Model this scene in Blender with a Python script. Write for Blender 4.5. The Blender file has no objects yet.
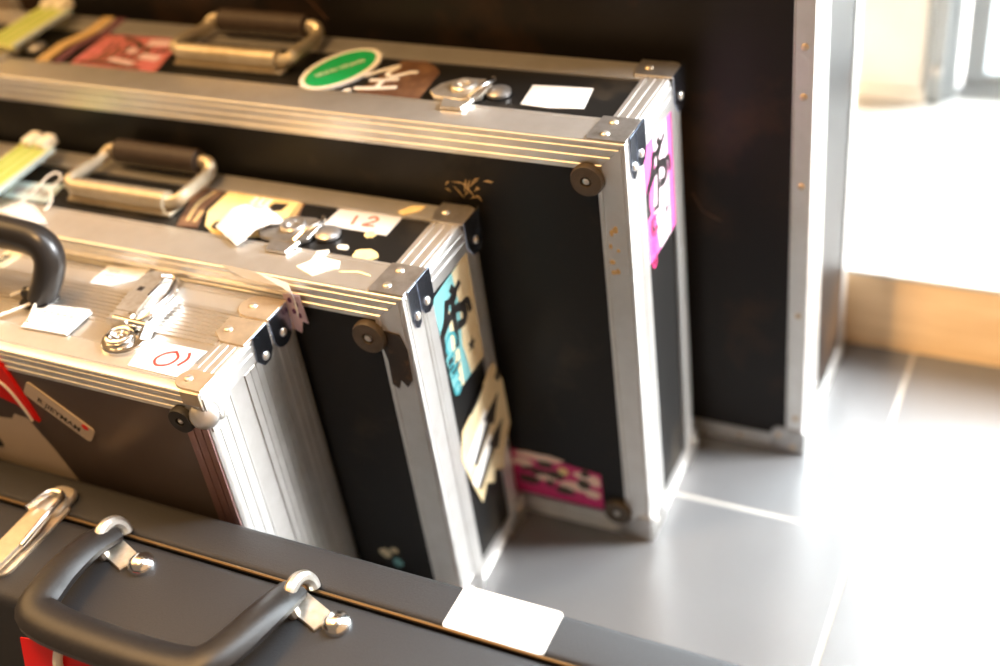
import bpy, bmesh, math, random
from mathutils import Vector, Matrix
random.seed(7)
sc = bpy.context.scene
C = sc.collection
V = Vector
PI = math.pi

# ------------------------------------------------------------------ materials
def mat(name, col, rough=.5, metal=0., coat=0., spec=.5, noise=None, bump=0., trans=0., ior=1.45, emit=None):
    m = bpy.data.materials.new(name); m.use_nodes = True
    nt = m.node_tree; b = nt.nodes['Principled BSDF']
    b.inputs['Base Color'].default_value = (*col, 1); b.inputs['Roughness'].default_value = rough
    b.inputs['Metallic'].default_value = metal; b.inputs['Coat Weight'].default_value = coat
    b.inputs['Coat Roughness'].default_value = .12
    b.inputs['Specular IOR Level'].default_value = spec; b.inputs['IOR'].default_value = ior
    if trans: b.inputs['Transmission Weight'].default_value = trans
    if noise:
        col2, scale, lo, hi = noise[:4]; stretch = noise[4] if len(noise) > 4 else (1, 1, 1)
        tc = nt.nodes.new('ShaderNodeTexCoord'); mp = nt.nodes.new('ShaderNodeMapping')
        mp.inputs['Scale'].default_value = stretch
        nz = nt.nodes.new('ShaderNodeTexNoise'); nz.inputs['Scale'].default_value = scale
        nz.inputs['Detail'].default_value = 6; nz.inputs['Roughness'].default_value = .62
        mr = nt.nodes.new('ShaderNodeMapRange'); mr.inputs['From Min'].default_value = lo; mr.inputs['From Max'].default_value = hi
        mx = nt.nodes.new('ShaderNodeMix'); mx.data_type = 'RGBA'
        mx.inputs['A'].default_value = (*col, 1); mx.inputs['B'].default_value = (*col2, 1)
        nt.links.new(tc.outputs['Object'], mp.inputs['Vector']); nt.links.new(mp.outputs['Vector'], nz.inputs['Vector'])
        nt.links.new(nz.outputs['Fac'], mr.inputs['Value']); nt.links.new(mr.outputs['Result'], mx.inputs['Factor'])
        nt.links.new(mx.outputs['Result'], b.inputs['Base Color'])
        if bump:
            bp = nt.nodes.new('ShaderNodeBump'); bp.inputs['Strength'].default_value = bump; bp.inputs['Distance'].default_value = .0006
            nt.links.new(nz.outputs['Fac'], bp.inputs['Height']); nt.links.new(bp.outputs['Normal'], b.inputs['Normal'])
    return m

M = {}
M['alu'] = mat('brushed_aluminium', (.82, .80, .765), .40, .9, noise=((.75, .725, .68), 35, .42, .75), bump=.05)
M['alu_sheet'] = mat('aluminium_sheet', (.74, .71, .67), .42, 1, noise=((.66, .63, .58), 40, .4, .75), bump=.06)
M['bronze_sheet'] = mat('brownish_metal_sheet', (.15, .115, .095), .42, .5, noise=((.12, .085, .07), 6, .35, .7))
M['maroon_metal'] = mat('maroon_tinted_metal', (.42, .25, .22), .38, .7, noise=((.34, .18, .16), 30, .35, .7))
M['steel'] = mat('dull_steel', (.60, .58, .56), .34, .9, noise=((.42, .39, .35), 60, .4, .7), bump=.1)
M['dark_reflect_steel'] = mat('steel_painted_dark_reflection', (.42, .47, .58), .22, 1)  # bluish tint paints in the dark surroundings the end leaves mirror
M['brass_steel'] = mat('yellowed_steel', (.70, .57, .41), .38, .75, noise=((.55, .44, .31), 50, .4, .7))
M['chrome'] = mat('chrome', (.88, .87, .85), .20, 1)
M['dull_chrome'] = mat('worn_nickel', (.78, .74, .67), .34, .85, noise=((.58, .50, .38), 70, .45, .7))
M['black'] = mat('black_laminate', (.009, .0085, .008), .42, 0, spec=.28, noise=((.055, .042, .028), 9, .56, .86), bump=.03)
M['black_trunk'] = mat('scuffed_black_laminate', (.012, .010, .009), .40, 0, coat=.0, spec=.25, noise=((.085, .042, .017), 5.5, .50, .86), bump=.05)
M['vinyl'] = mat('black_vinyl', (.021, .020, .021), .60, 0, noise=((.013, .012, .013), 700, .35, .65), bump=.55)
M['leather'] = mat('black_leather', (.014, .012, .011), .40, 0, noise=((.022, .018, .016), 260, .4, .7), bump=.3)
M['plastic_black'] = mat('black_plastic', (.016, .014, .013), .33)
M['grip'] = mat('dark_brown_grip', (.050, .034, .024), .55, 0, noise=((.034, .022, .016), 120, .4, .7), bump=.2)
M['rubber'] = mat('black_rubber', (.02, .018, .016), .6)
M['rubber_brown'] = mat('brown_rubber', (.085, .062, .040), .5, 0, noise=((.055, .04, .026), 80, .4, .7))
M['seam'] = mat('dark_gold_piping', (.13, .08, .035), .45, .5)
M['handle_metal'] = mat('worn_handle_metal', (.60, .53, .40), .42, .75, noise=((.46, .38, .25), 45, .4, .7))
M['paper'] = mat('white_paper', (.64, .63, .61), .6)
M['cream'] = mat('cream_paper', (.68, .57, .36), .6, noise=((.60, .46, .25), 25, .4, .7))
M['yellow_paper'] = mat('yellowed_paper', (.86, .68, .32), .6, noise=((.80, .56, .20), 20, .4, .7))
M['beige_card'] = mat('beige_card', (.58, .47, .36), .6)
M['residue'] = mat('old_glue_residue', (.84, .80, .66), .6)
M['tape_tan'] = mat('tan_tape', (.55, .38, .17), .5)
M['tape_purple'] = mat('purple_tape', (.14, .055, .075), .5)
M['gaffer'] = mat('old_black_tape', (.030, .021, .014), .5, noise=((.10, .055, .025), 70, .55, .7))
M['tape_brown'] = mat('brown_tape', (.11, .055, .032), .45, noise=((.2, .11, .06), 60, .45, .7))
M['green'] = mat('green_print', (.012, .42, .13), .4, coat=.3)
M['white_print'] = mat('white_print', (.88, .87, .84), .5)
M['pink'] = mat('pink_print', (.56, .10, .30), .5)
M['pink_pale'] = mat('pale_pink_print', (.66, .50, .55), .5)
M['magenta'] = mat('magenta_print', (.60, .035, .16), .4)
M['pink_muted'] = mat('muted_pink_print', (.58, .17, .20), .5, noise=((.38, .12, .09), 60, .42, .62))
M['salmon'] = mat('salmon_print', (.86, .62, .50), .45)
M['olive'] = mat('dark_olive_print', (.055, .04, .022), .45)
M['teal'] = mat('teal_print', (.16, .39, .40), .5)
M['teal_dark'] = mat('dark_teal_print', (.04, .24, .27), .4)
M['ink'] = mat('black_ink', (.016, .013, .012), .5)
M['grey_ink'] = mat('grey_ink', (.33, .32, .31), .6)
M['red_ink'] = mat('red_ink', (.55, .04, .03), .5)
M['brown_ink'] = mat('brown_red_ink', (.42, .10, .03), .5)
M['red'] = mat('red_plastic', (.72, .008, .006), .5, spec=.3)
M['lime'] = mat('lime_plastic', (.58, .60, .22), .45)
M['lime_dark'] = mat('green_stripe', (.30, .48, .06), .4)
M['blue_pale'] = mat('pale_blue_plastic', (.50, .62, .62), .4)
M['string'] = mat('cotton_string', (.80, .76, .68), .8)
M['purple_ink'] = mat('purple_ink', (.12, .03, .10), .5)
M['timber'] = mat('pine_board', (.72, .52, .31), .5, 0, noise=((.62, .42, .23), 10, .35, .7, (1, 1, 9)), bump=.05)
M['stone'] = mat('pale_stone', (.46, .45, .43), .6, noise=((.40, .39, .37), 6, .35, .7))
M['wall'] = mat('warm_plaster', (.42, .33, .23), .8, noise=((.38, .30, .2), 4, .4, .7))
M['post'] = mat('beige_post_paint', (.74, .68, .59), .6, noise=((.68, .58, .46), 8, .4, .75))
M['frame'] = mat('grey_window_frame', (.33, .35, .36), .5)
def glass_mat():
    m = bpy.data.materials.new('window_glass'); m.use_nodes = True; nt = m.node_tree; nt.nodes.clear()
    o = nt.nodes.new('ShaderNodeOutputMaterial'); t = nt.nodes.new('ShaderNodeBsdfTransparent'); g = nt.nodes.new('ShaderNodeBsdfGlossy'); x = nt.nodes.new('ShaderNodeMixShader')
    t.inputs[0].default_value = (.94, .97, .97, 1); g.inputs['Roughness'].default_value = .03; x.inputs[0].default_value = .07
    nt.links.new(t.outputs[0], x.inputs[1]); nt.links.new(g.outputs[0], x.inputs[2]); nt.links.new(x.outputs[0], o.inputs[0]); return m
M['glass'] = glass_mat()

# ------------------------------------------------------------------ mesh helper
class MB:
    def __init__(s): s.v = []; s.f = []; s.mi = []; s.m = 0
    def mat(s, i): s.m = i; return s
    def add(s, vs, fs):
        n = len(s.v); s.v += [V(p) for p in vs]; s.f += [[n + i for i in f] for f in fs]; s.mi += [s.m] * len(fs)
    def grid(s, rings, closed=True, cap=True):
        n = len(rings[0]); fs = []
        for r in range(len(rings) - 1):
            for i in range(n if closed else n - 1):
                j = (i + 1) % n; fs.append([r * n + i, r * n + j, (r + 1) * n + j, (r + 1) * n + i])
        if cap: fs.append(list(range(n))[::-1]); fs.append([(len(rings) - 1) * n + i for i in range(n)])
        s.add([p for r in rings for p in r], fs)
    def box(s, lo, hi):
        x0, y0, z0 = lo; x1, y1, z1 = hi
        s.grid([[(x0, y0, z0), (x1, y0, z0), (x1, y1, z0), (x0, y1, z0)], [(x0, y0, z1), (x1, y0, z1), (x1, y1, z1), (x0, y1, z1)]])
    def prism(s, fr, poly, h0, h1, bev=0.):
        a = [fr(p[0], p[1], h0) for p in poly]
        if bev:
            cx = sum(p[0] for p in poly) / len(poly); cy = sum(p[1] for p in poly) / len(poly)
            def sh(p):
                d = math.hypot(p[0] - cx, p[1] - cy) or 1; k = max(.0, 1 - bev / d)
                return (cx + (p[0] - cx) * k, cy + (p[1] - cy) * k)
            top = [sh(p) for p in poly]
            s.grid([a, [fr(p[0], p[1], h1 - bev) for p in poly], [fr(p[0], p[1], h1) for p in top]])
        else: s.grid([a, [fr(p[0], p[1], h1) for p in poly]])
    def ribbon(s, fr, pts, w, h0, h1):
        n = len(pts); L = []; R = []
        for i in range(n):
            a = pts[max(0, i - 1)]; b = pts[min(n - 1, i + 1)]
            dx, dy = b[0] - a[0], b[1] - a[1]; d = math.hypot(dx, dy) or 1
            ww = (w[i] if isinstance(w, (list, tuple)) else w) / 2
            L.append((pts[i][0] - dy / d * ww, pts[i][1] + dx / d * ww)); R.append((pts[i][0] + dy / d * ww, pts[i][1] - dx / d * ww))
        s.grid([[fr(*L[i], h0), fr(*R[i], h0), fr(*R[i], h1), fr(*L[i], h1)] for i in range(n)])
    def tube(s, pts, r, n=12, flat=1., up=None):
        P = [V(p) for p in pts]; rings = []; prev = None
        for i, p in enumerate(P):
            t = (P[min(i + 1, len(P) - 1)] - P[max(i - 1, 0)]).normalized()
            u = V(up) if up else (prev if prev else (V((0, 0, 1)) if abs(t.z) < .9 else V((0, 1, 0))))
            u = (u - t * u.dot(t)).normalized(); w = t.cross(u); prev = u
            rr = r[i] if isinstance(r, (list, tuple)) else r
            rings.append([p + u * rr * flat * math.cos(k * 2 * PI / n) + w * rr * math.sin(k * 2 * PI / n) for k in range(n)])
        s.grid(rings)
    def lathe(s, c, ax, prof, n=24):
        ax = V(ax).normalized(); u = (V((0, 0, 1)) if abs(ax.z) < .9 else V((1, 0, 0))); u = (u - ax * u.dot(ax)).normalized(); w = ax.cross(u); c = V(c)
        s.grid([[c + ax * h + (u * math.cos(k * 2 * PI / n) + w * math.sin(k * 2 * PI / n)) * max(r, 1e-5) for k in range(n)] for r, h in prof])
    def torus(s, c, ax, R, r, n=28, k=10, a0=0., a1=2 * PI):
        ax = V(ax).normalized(); u = (V((0, 0, 1)) if abs(ax.z) < .9 else V((1, 0, 0))); u = (u - ax * u.dot(ax)).normalized(); w = ax.cross(u); c = V(c)
        pts = [c + (u * math.cos(a0 + (a1 - a0) * i / n) + w * math.sin(a0 + (a1 - a0) * i / n)) * R for i in range(n + 1)]
        s.tube(pts, r, k)
    def text(s, fr, txt, size, o, ang=0., h0=0., h1=.0003, sx=1.):
        cu = bpy.data.curves.new('t', 'FONT'); cu.body = txt; cu.size = size; cu.align_x = 'CENTER'; cu.align_y = 'CENTER'; cu.resolution_u = 3; cu.offset = size * .012
        ob = bpy.data.objects.new('t', cu); C.objects.link(ob)
        dg = bpy.context.evaluated_depsgraph_get(); me = bpy.data.meshes.new_from_object(ob.evaluated_get(dg))
        ca, sa = math.cos(ang), math.sin(ang)
        vs = [fr(o[0] + (p.co.x * sx * ca - p.co.y * sa), o[1] + (p.co.x * sx * sa + p.co.y * ca), h1) for p in me.vertices]
        s.add(vs, [list(p.vertices) for p in me.polygons])
        bpy.data.objects.remove(ob); bpy.data.curves.remove(cu); bpy.data.meshes.remove(me)
    def build(s, name, mats, parent=None, smooth=35, bevel=0.):
        me = bpy.data.meshes.new(name); me.from_pydata(s.v, [], s.f)
        for m in (mats if isinstance(mats, (list, tuple)) else [mats]): me.materials.append(M[m])
        for i, p in enumerate(me.polygons): p.material_index = s.mi[i]
        bm = bmesh.new(); bm.from_mesh(me); bmesh.ops.recalc_face_normals(bm, faces=bm.faces[:]); bm.to_mesh(me); bm.free()
        if smooth:
            for p in me.polygons: p.use_smooth = True
            me.set_sharp_from_angle(angle=math.radians(smooth))
        o = bpy.data.objects.new(name, me); C.objects.link(o)
        if bevel:
            md = o.modifiers.new('bevel', 'BEVEL'); md.width = bevel; md.segments = 3; md.limit_method = 'ANGLE'; md.angle_limit = math.radians(40)
            for p in me.polygons: p.use_smooth = True
        if parent: o.parent = parent
        return o

def frame(o, ex, ey, ez):
    o, ex, ey, ez = V(o), V(ex), V(ey), V(ez)
    return lambda a, b, h=0.: o + ex * a + ey * b + ez * h
def top_frame(H): return frame((0, 0, H), (1, 0, 0), (0, 1, 0), (0, 0, 1))
FRONT = frame((0, 0, 0), (1, 0, 0), (0, 0, 1), (0, -1, 0))
END = frame((0, 0, 0), (0, 1, 0), (0, 0, 1), (1, 0, 0))
def thing(name, label, cat, loc=(0, 0, 0), rz=0., group=None):
    o = bpy.data.objects.new(name, None); C.objects.link(o); o.location = loc; o.rotation_euler = (0, 0, rz); o.empty_display_size = .05
    return tag(o, label, cat, group)
def tag(o, label, cat, group=None):
    o['label'] = label; o['category'] = cat
    if group: o['group'] = group
    return o
def lab(o, s): o['label'] = s; return o
def arc2(c, r, a0, a1, n=8, ry=None):
    return [(c[0] + r * math.cos(a0 + (a1 - a0) * i / n), c[1] + (ry or r) * math.sin(a0 + (a1 - a0) * i / n)) for i in range(n + 1)]
def ell(c, rx, ry, ang=0., n=40):
    ca, sa = math.cos(ang), math.sin(ang)
    return [(c[0] + rx * math.cos(t) * ca - ry * math.sin(t) * sa, c[1] + rx * math.cos(t) * sa + ry * math.sin(t) * ca) for t in [2 * PI * i / n for i in range(n)]]
def smooth_path(pts, n=6):
    P = [V(p) for p in pts]; out = []
    for i in range(len(P) - 1):
        p0, p1, p2, p3 = P[max(i - 1, 0)], P[i], P[i + 1], P[min(i + 2, len(P) - 1)]
        for k in range(n):
            t = k / n
            out.append(.5 * ((2 * p1) + (p2 - p0) * t + (2 * p0 - 5 * p1 + 4 * p2 - p3) * t * t + (3 * p1 - p0 - 3 * p2 + p3) * t ** 3))
    return out + [P[-1]]
def sp2(pts, n=5): return [(p.x, p.y) for p in smooth_path([(a, b, 0) for a, b in pts], n)]
def rrect(x0, y0, x1, y1, r, n=5):
    return arc2((x1 - r, y0 + r), r, -PI / 2, 0, n) + arc2((x1 - r, y1 - r), r, 0, PI / 2, n) + arc2((x0 + r, y1 - r), r, PI / 2, PI, n) + arc2((x0 + r, y0 + r), r, PI, 1.5 * PI, n)

# ------------------------------------------------------------------ flight case frame
def rail_mb(box, w, a, sb, sc, gr, seam=None):
    """aluminium L-profile along axis a; sb/sc say which side of the two other axes; gr[axis] = grooves on the face whose normal is that axis"""
    b, c = [i for i in range(3) if i != a]
    lo, hi = box; wb, wc = w[b][sb], w[c][sc]; t, r, g = .0026, .0022, .0013
    out = []
    def grooves(normal, width, key):
        res = []
        for s0, s1 in sorted(gr.get(key, [])):
            d = g * (1.8 if s1 - s0 < .06 else 1.)
            p0, p1 = s0 * width, s1 * width
            res += [(p0, 0), (p0 + .0007, d), (p1 - .0007, d), (p1, 0)]
        return res
    side_c = (c, sc); side_b = (b, sb)
    pts = [(wb, 0.)]
    for q in reversed(grooves(c, wb, side_c + (a,))): pts.append((q[0], q[1]))
    pts += [(r, 0), (r * .3, r * .3), (0, r)]
    for q in grooves(b, wc, side_b + (a,)): pts.append((q[1], q[0]))
    pts += [(0, wc), (t, wc), (t, t), (wb, t)]
    mb = MB(); rings = []
    for e in (0, 1):
        ring = []
        for p, q in pts:
            m = max(p / wb, q / wc) * w[a][e]
            P = [0, 0, 0]
            P[a] = lo[a] + m if e == 0 else hi[a] - m
            P[b] = lo[b] + p if sb == 0 else hi[b] - p
            P[c] = lo[c] + q if sc == 0 else hi[c] - q
            ring.append(P)
        rings.append(ring)
    mb.grid(rings, True, False)
    return mb

R3 = [(.10, .24), (.36, .50), (.62, .76)]
FINE = [(.16, .19), (.30, .33), (.72, .75), (.86, .89)]
def flight_case(root, L, T, H, w, gr, shell, panel='black', round_r=0.):
    """shell panels + twelve rails. local: right end at x=0, front at y=0, floor at z=0"""
    box = ((-L, 0, 0), (0, T, H)); d = .0016
    mb = MB(); mb.box((-L + d, d, d), (-d, T - d, H - d)); mb.build(shell, panel, root, smooth=0)
    for a, nm in ((0, 'edge_rail'), (1, 'edge_rail'), (2, 'edge_rail')):
        for sb in (0, 1):
            for sc in (0, 1):
                rail_mb(box, w, a, sb, sc, gr).build(nm, 'alu', root, smooth=30)
    if round_r:
        for o in root.children:
            for v in o.data.vertices:
                dx, dy = v.co.x + round_r, v.co.y - (T - round_r); q = math.hypot(dx, dy)
                if dx > 0 and dy > 0 and q > round_r: v.co.x += dx * (round_r / q - 1); v.co.y += dy * (round_r / q - 1)
def rivet(fr, p, parent, r=.0042, m='dull_chrome'):
    o = fr(p[0], p[1], 0); n = fr(0, 0, 1) - fr(0, 0, 0)
    mb = MB(); mb.lathe(o, n, [(r, 0), (r, .0006), (r * .8, .0016), (r * .4, .0021), (0, .0022)], 14); return mb.build('rivet', m, parent)
def bumper(root, fr, p, r, m='rubber_brown'):
    o = fr(p[0], p[1], 0); n = fr(0, 0, 1) - fr(0, 0, 0)
    mb = MB(); mb.lathe(o, n, [(r, -.001), (r, .004), (r * .93, .0065), (r * .35, .0068), (r * .30, .004), (0, .004)], 28)
    b = mb.build('bumper', m, root)
    mb = MB(); mb.lathe(fr(p[0], p[1], .004), n, [(r * .24, 0), (r * .2, .002), (0, .0026)], 12); mb.build('screw', 'dull_chrome', b)
    return b
def corner_front(root, T, H, a=.036, v0=.003, v1=.044, zl=.042, m='steel'):
    """folded plate over the top right edge near the front: a top leaf and two end tongues, with rivets"""
    tf = top_frame(H); t = .0016
    mb = MB()
    mb.prism(tf, [(0, v0), (0, v1), (-a, v1), (-a * 1.05, v0 + .004), (-a, v0)], 0, t, .0004)
    o = mb.build('corner_plate', m, root); vm = (v0 + v1) / 2
    for q0, q1, zz in ((v0 + .006, vm - .001, zl), (vm + .001, v1 + .002, zl * .93)):
        poly = [(q0, H + t)] + [(q1, H + t), (q1, H - zz * .72)] + [((q0 + q1) / 2 + (q1 - q0) * .32, H - zz * .92), ((q0 + q1) / 2, H - zz), ((q0 + q1) / 2 - (q1 - q0) * .32, H - zz * .92)] + [(q0, H - zz * .72)]
        mb = MB(); mb.prism(END, poly, 0, t, .0004); lab(mb.build('end_leaf', 'dark_reflect_steel', o), 'end leaf tinted as a dark reflection')
    for p in ((-a * .62, v0 + .010), (-a * .62, v1 - .010)): rivet(lambda x, y, h: tf(x, y, h + t), p, o)
    for p in (((v0 + .006 + vm) / 2, H - zl * .70), ((vm + v1) / 2, H - zl * .62)): rivet(lambda x, y, h: END(x, y, h + t), p, o)
    return o
def corner_back(root, T, H, a=.040, v0=.030, zl=.040, m='steel'):
    """rounded cap over the top back right corner"""
    tf = top_frame(H); t = .0018; r = .012
    mb = MB()
    mb.prism(tf, [(-a, T + t), (-a * 1.02, T - v0 * .5), (-a * .9, T - v0), (0, T - v0)] + arc2((-r + t, T - r + t), r, 0, PI / 2, 5), 0, t, .0004)
    mb.prism(frame((0, T, 0), (1, 0, 0), (0, 0, 1), (0, 1, 0)), [(-a, H + t), (-.013, H + t), (-.013, H - zl), (-a * .6, H - zl), (-a, H - zl * .5)], 0, t, .0004)
    o = mb.build('corner_plate', m, root)
    mb = MB(); mb.prism(END, [(T - v0, H + t), (T + t, H + t), (T + t, H - zl * .8), (T - .008, H - zl), (T - v0 * .7, H - zl * .95), (T - v0, H - zl * .6)], 0, t, .0004); lab(mb.build('end_leaf', 'dark_reflect_steel', o), 'end leaf tinted as a dark reflection')
    rivet(lambda x, y, h: tf(x, y, h + t), (-a * .68, T - v0 * .5), o)
    rivet(lambda x, y, h: END(x, y, h + t), (T - v0 * .45, H - zl * .62), o)
    return o
def corner_low(root, T, H, back=False, m='steel'):
    t = .0016; mb = MB()
    if not back:
        mb.prism(END, [(.002, -.0), (.040, 0), (.040, .018), (.022, .034), (.002, .034)], 0, t, .0004)
        mb.prism(FRONT, [(0, 0), (0, .034), (-.012, .034), (-.036, .012), (-.036, 0)], 0, t, .0004)
        ps = [(.012, .022)]
    else:
        mb.prism(END, [(T, 0), (T, .036), (T - .018, .036), (T - .036, .016), (T - .036, 0)], 0, t, .0004)
        ps = [(T - .012, .022)]
    o = mb.build('corner_plate', m, root)
    for p in ps: rivet(lambda x, y, h: END(x, y, h + t), p, o)
def bail_handle(root, H, u0, u1, v, dv, dz):
    """fold down case handle: hinge tube, bent flat bail, dark grip"""
    h = bpy.data.objects.new('handle', None); C.objects.link(h); h.parent = root; h.empty_display_size = .03
    mb = MB(); fr = top_frame(H)
    mb.prism(fr, rrect(u0 + .004, v - .012, u1 - .004, v + .013, .003), 0, .003, .0006)
    mb.tube([(u0 + .010, v, H + .009), (u1 - .012, v, H + .010)], .0112, 16)
    mb.build('hinge_plate', 'handle_metal', h)
    mb = MB(); zg = H + dz; g = v + dv
    left = [(u0 + .02, v, H + .009), (u0 + .003, v + .002, H + .011), (u0 - .002, v + .012, H + .014), (u0 + .001, g - .012, zg - .006), (u0 + .007, g, zg), (u0 + .03, g, zg)]
    path = smooth_path(left + [(u0 + u1 - x, y, z) for x, y, z in reversed(left)], 5)
    mb.tube(path, .0068, 10)
    mb.build('bail', 'handle_metal', h)
    mb = MB(); mb.lathe((u0 + .016, g, zg), (1, 0, 0), [(.009, 0), (.0125, .002), (.0125, (u1 - u0) * .5 - .016), (.0125, u1 - u0 - .034), (.009, u1 - u0 - .032)], 18)
    mb.build('grip', 'grip', h)
def butterfly_latch(root, H, u, v, m='dull_chrome', s=1., lip=True):
    la = bpy.data.objects.new('latch', None); C.objects.link(la); la.parent = root; la.empty_display_size = .02
    fr = top_frame(H); mb = MB()
    mb.prism(fr, [(u - .034 * s, v - .010), (u - .026 * s, v - .019), (u + .004, v - .022), (u + .020 * s, v - .012), (u + .020 * s, v + .014), (u + .010, v + .022), (u - .014, v + .020), (u - .030 * s, v + .006)], .0, .0045, .001)
    if lip: mb.prism(fr, [(u - .010, v - .036), (u + .012, v - .036), (u + .016, v - .018), (u - .016, v - .018)], .001, .004, .0008)
    mb.build('latch_plate', m, la)
    mb = MB(); mb.lathe(fr(u - .004, v + .003, .004), (0, 0, 1), [(.0125, 0), (.0125, .003), (.011, .0042), (.0065, .0042), (.006, .0012), (0, .0012)], 22)
    mb.build('turn_knob', m, la, smooth=15)
    mb = MB(); mb.tube(smooth_path([fr(u + .012, v - .020, .006), fr(u + .020, v - .006, .012), fr(u + .024, v + .010, .010), fr(u + .018, v + .022, .006)], 5), .0022, 8)
    mb.build('wire_link', 'chrome', la)
    mb = MB(); mb.lathe(fr(u + .031 * s, v + .004, 0), (0, 0, 1), [(.012, 0), (.012, .003), (.009, .005), (.004, .0062), (0, .0062)], 20)
    mb.build('keeper', 'steel', la)
def sticker(root, name, label, mats, fn):
    mb = MB(); fn(mb); o = mb.build(name, mats, root, smooth=0); return lab(o, label)
def scale_grooves(**k): return k

W_D = [[.028, .028], [.042, .036], [.028, .028]]
# grooves keyed by (normal axis, side, along axis)
G_STD = {(1, 0, 0): [(.08, .24), (.38, .54), (.68, .84)], (2, 1, 0): [(.05, .085)], (0, 1, 2): FINE, (0, 1, 1): [(.2, .3), (.5, .58)], (1, 0, 2): [(.12, .15), (.8, .83)]}
def std_grooves():
    g = {}
    for a in range(3):
        for n in range(3):
            if n == a: continue
            for s in (0, 1): g[(n, s, a)] = [(.10, .16), (.82, .88)]
    g[(1, 0, 0)] = [(.06, .24), (.36, .54), (.66, .84)]      # ridged front rail
    g[(2, 1, 0)] = [(.04, .07), (.90, .94)]
    g[(0, 1, 2)] = [(.10, .13), (.56, .62), (.70, .73)]
    g[(0, 1, 1)] = [(.16, .28), (.48, .60)]
    g[(2, 1, 1)] = [(.2, .26), (.5, .56), (.8, .86)]
    return g

# =================================================================== 1. tall black trunk (rear)
E = thing('road_trunk', 'tall scuffed black trunk with thin aluminium edges, standing upright behind the row of cases', 'trunk', (-.2377, 1.0431, 0), .0022)
LE, TE, HE = .985, .2023, 1.30
gE = {k: [(.06, .1), (.9, .94)] for k in std_grooves()}
flight_case(E, LE, TE, HE, [[.020, .020], [.058, .020], [.022, .022]], gE, 'trunk_body', 'black_trunk')
for z in (.052, .195, .352, .448, .498, .60, .72, .84, .98, 1.14):
    rivet(FRONT, (-.0095, z), E, .0036, 'brass_steel')
for x in (-.073, -.25, -.42, -.60): rivet(FRONT, (x, .010), E, .003, 'brass_steel')
for z in (.08, .20, .33, .46): rivet(END, (.030, z), E, .0036)
mb = MB(); mb.prism(FRONT, [(.0018, -.0), (.0018, .034), (-.030, .036), (-.036, .030), (-.038, 0)], 0, .0018, .0004)
mb.prism(END, [(-.0018, 0), (.040, 0), (.040, .012), (.02, .034), (-.0018, .034)], 0, .0018, .0004)
cp = lab(mb.build('corner_plate', 'steel', E), 'grey steel plate on the lower corner')
for p in ((-.028, .024), (-.012, .010)): rivet(lambda x, y, h: FRONT(x, y, h + .0018), p, cp, .0035, 'brass_steel')
mb = MB(); mb.prism(END, [(TE, 0), (TE, .034), (TE - .016, .034), (TE - .036, .012), (TE - .036, 0)], 0, .0018, .0004); mb.build('corner_plate', 'steel', E)
for (x, z, pts) in ((-.30, .385, [(0, 0), (.012, .012), (.02, .003), (.03, .016)]), (-.16, .40, [(0, 0), (.004, .02), (.002, .045)]), (-.12, .33, [(0, 0), (.01, -.02), (.03, -.03)]), (-.22, .30, [(0, 0), (.02, .01), (.028, .03)]), (-.55, .52, [(0, 0), (.015, -.012), (.03, -.03)])):
    mb = MB(); mb.ribbon(FRONT, [(x + p[0], z + p[1]) for p in pts], .0009, -.0005, .0003)
    mb.build('scratch_mark', 'tape_brown', E)

# =================================================================== 2. long black flight case with green oval sticker
D = thing('flight_case', 'long black flight case with green oval sticker on top, against the tall trunk', 'flight case', (-.3547, .8645, 0), .0005)
LD, TD, HD = .93, .1549, .4829
flight_case(D, LD, TD, HD, [[.028, .028], [.042, .036], [.028, .028]], std_grooves(), 'case_body', 'black', .013)
corner_front(D, TD, HD); corner_back(D, TD, HD); corner_low(D, TD, HD); corner_low(D, TD, HD, True)
bumper(D, FRONT, (-.036, .446), .0155); lab(bumper(D, FRONT, (-.0365, .036), .0150, 'rubber_brown'), 'lower round brown rubber bumper')
bail_handle(D, HD, -.528, -.384, .072, .066, .017)
butterfly_latch(D, HD, -.180, .063)
butterfly_latch(D, HD, -.752, .063)
tD = top_frame(HD - .0016); tDs = top_frame(HD)
def f(mb):
    mb.mat(0).prism(tDs, ell((-.333, .086), .0485, .0325, math.radians(74)), -.0016, .0006)
    mb.mat(1).prism(tDs, ell((-.333, .086), .0430, .0265, math.radians(74)), 0, .0009)
    mb.mat(0).text(tDs, 'GRAND VIPLAND', .0092, (-.333, .085), math.radians(52), 0, .0012, .74)
sticker(D, 'oval_sticker', 'green oval sticker with white rim and a line of white lettering', ['white_print', 'green'], f)
def f(mb):
    mb.mat(0).prism(tD, [(-.292, .044), (-.279, .117), (-.252, .119), (-.240, .112), (-.228, .100), (-.222, .044)], 0, .0004)
    mb.mat(1)
    for pts, w in (([(-.301, .078), (-.284, .098), (-.276, .104), (-.280, .088), (-.272, .082), (-.258, .093), (-.250, .095)], .0050), ([(-.291, .071), (-.279, .073), (-.262, .078)], .0050), ([(-.277, .073), (-.276, .058)], .005), ([(-.298, .052), (-.276, .056), (-.256, .062)], .0055), ([(-.305, .044), (-.300, .049)], .006)):
        mb.ribbon(tD, sp2(pts, 4), w, 0, .0009)
sticker(D, 'brown_sticker', 'brown sticker with white scrawled characters', ['tape_brown', 'white_print'], f)
def f(mb):
    mb.mat(0).prism(tD, [(-.121, .054), (-.125, .092), (-.066, .096), (-.060, .057), (-.092, .052)], 0, .0006)
    mb.mat(1)
    for i in range(5): mb.box(tD(-.088 + i * .004, .066, .0006), tD(-.086 + i * .004, .074, .0008))
sticker(D, 'price_label', 'white blank label near the right end', ['paper', 'grey_ink'], f)
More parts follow.
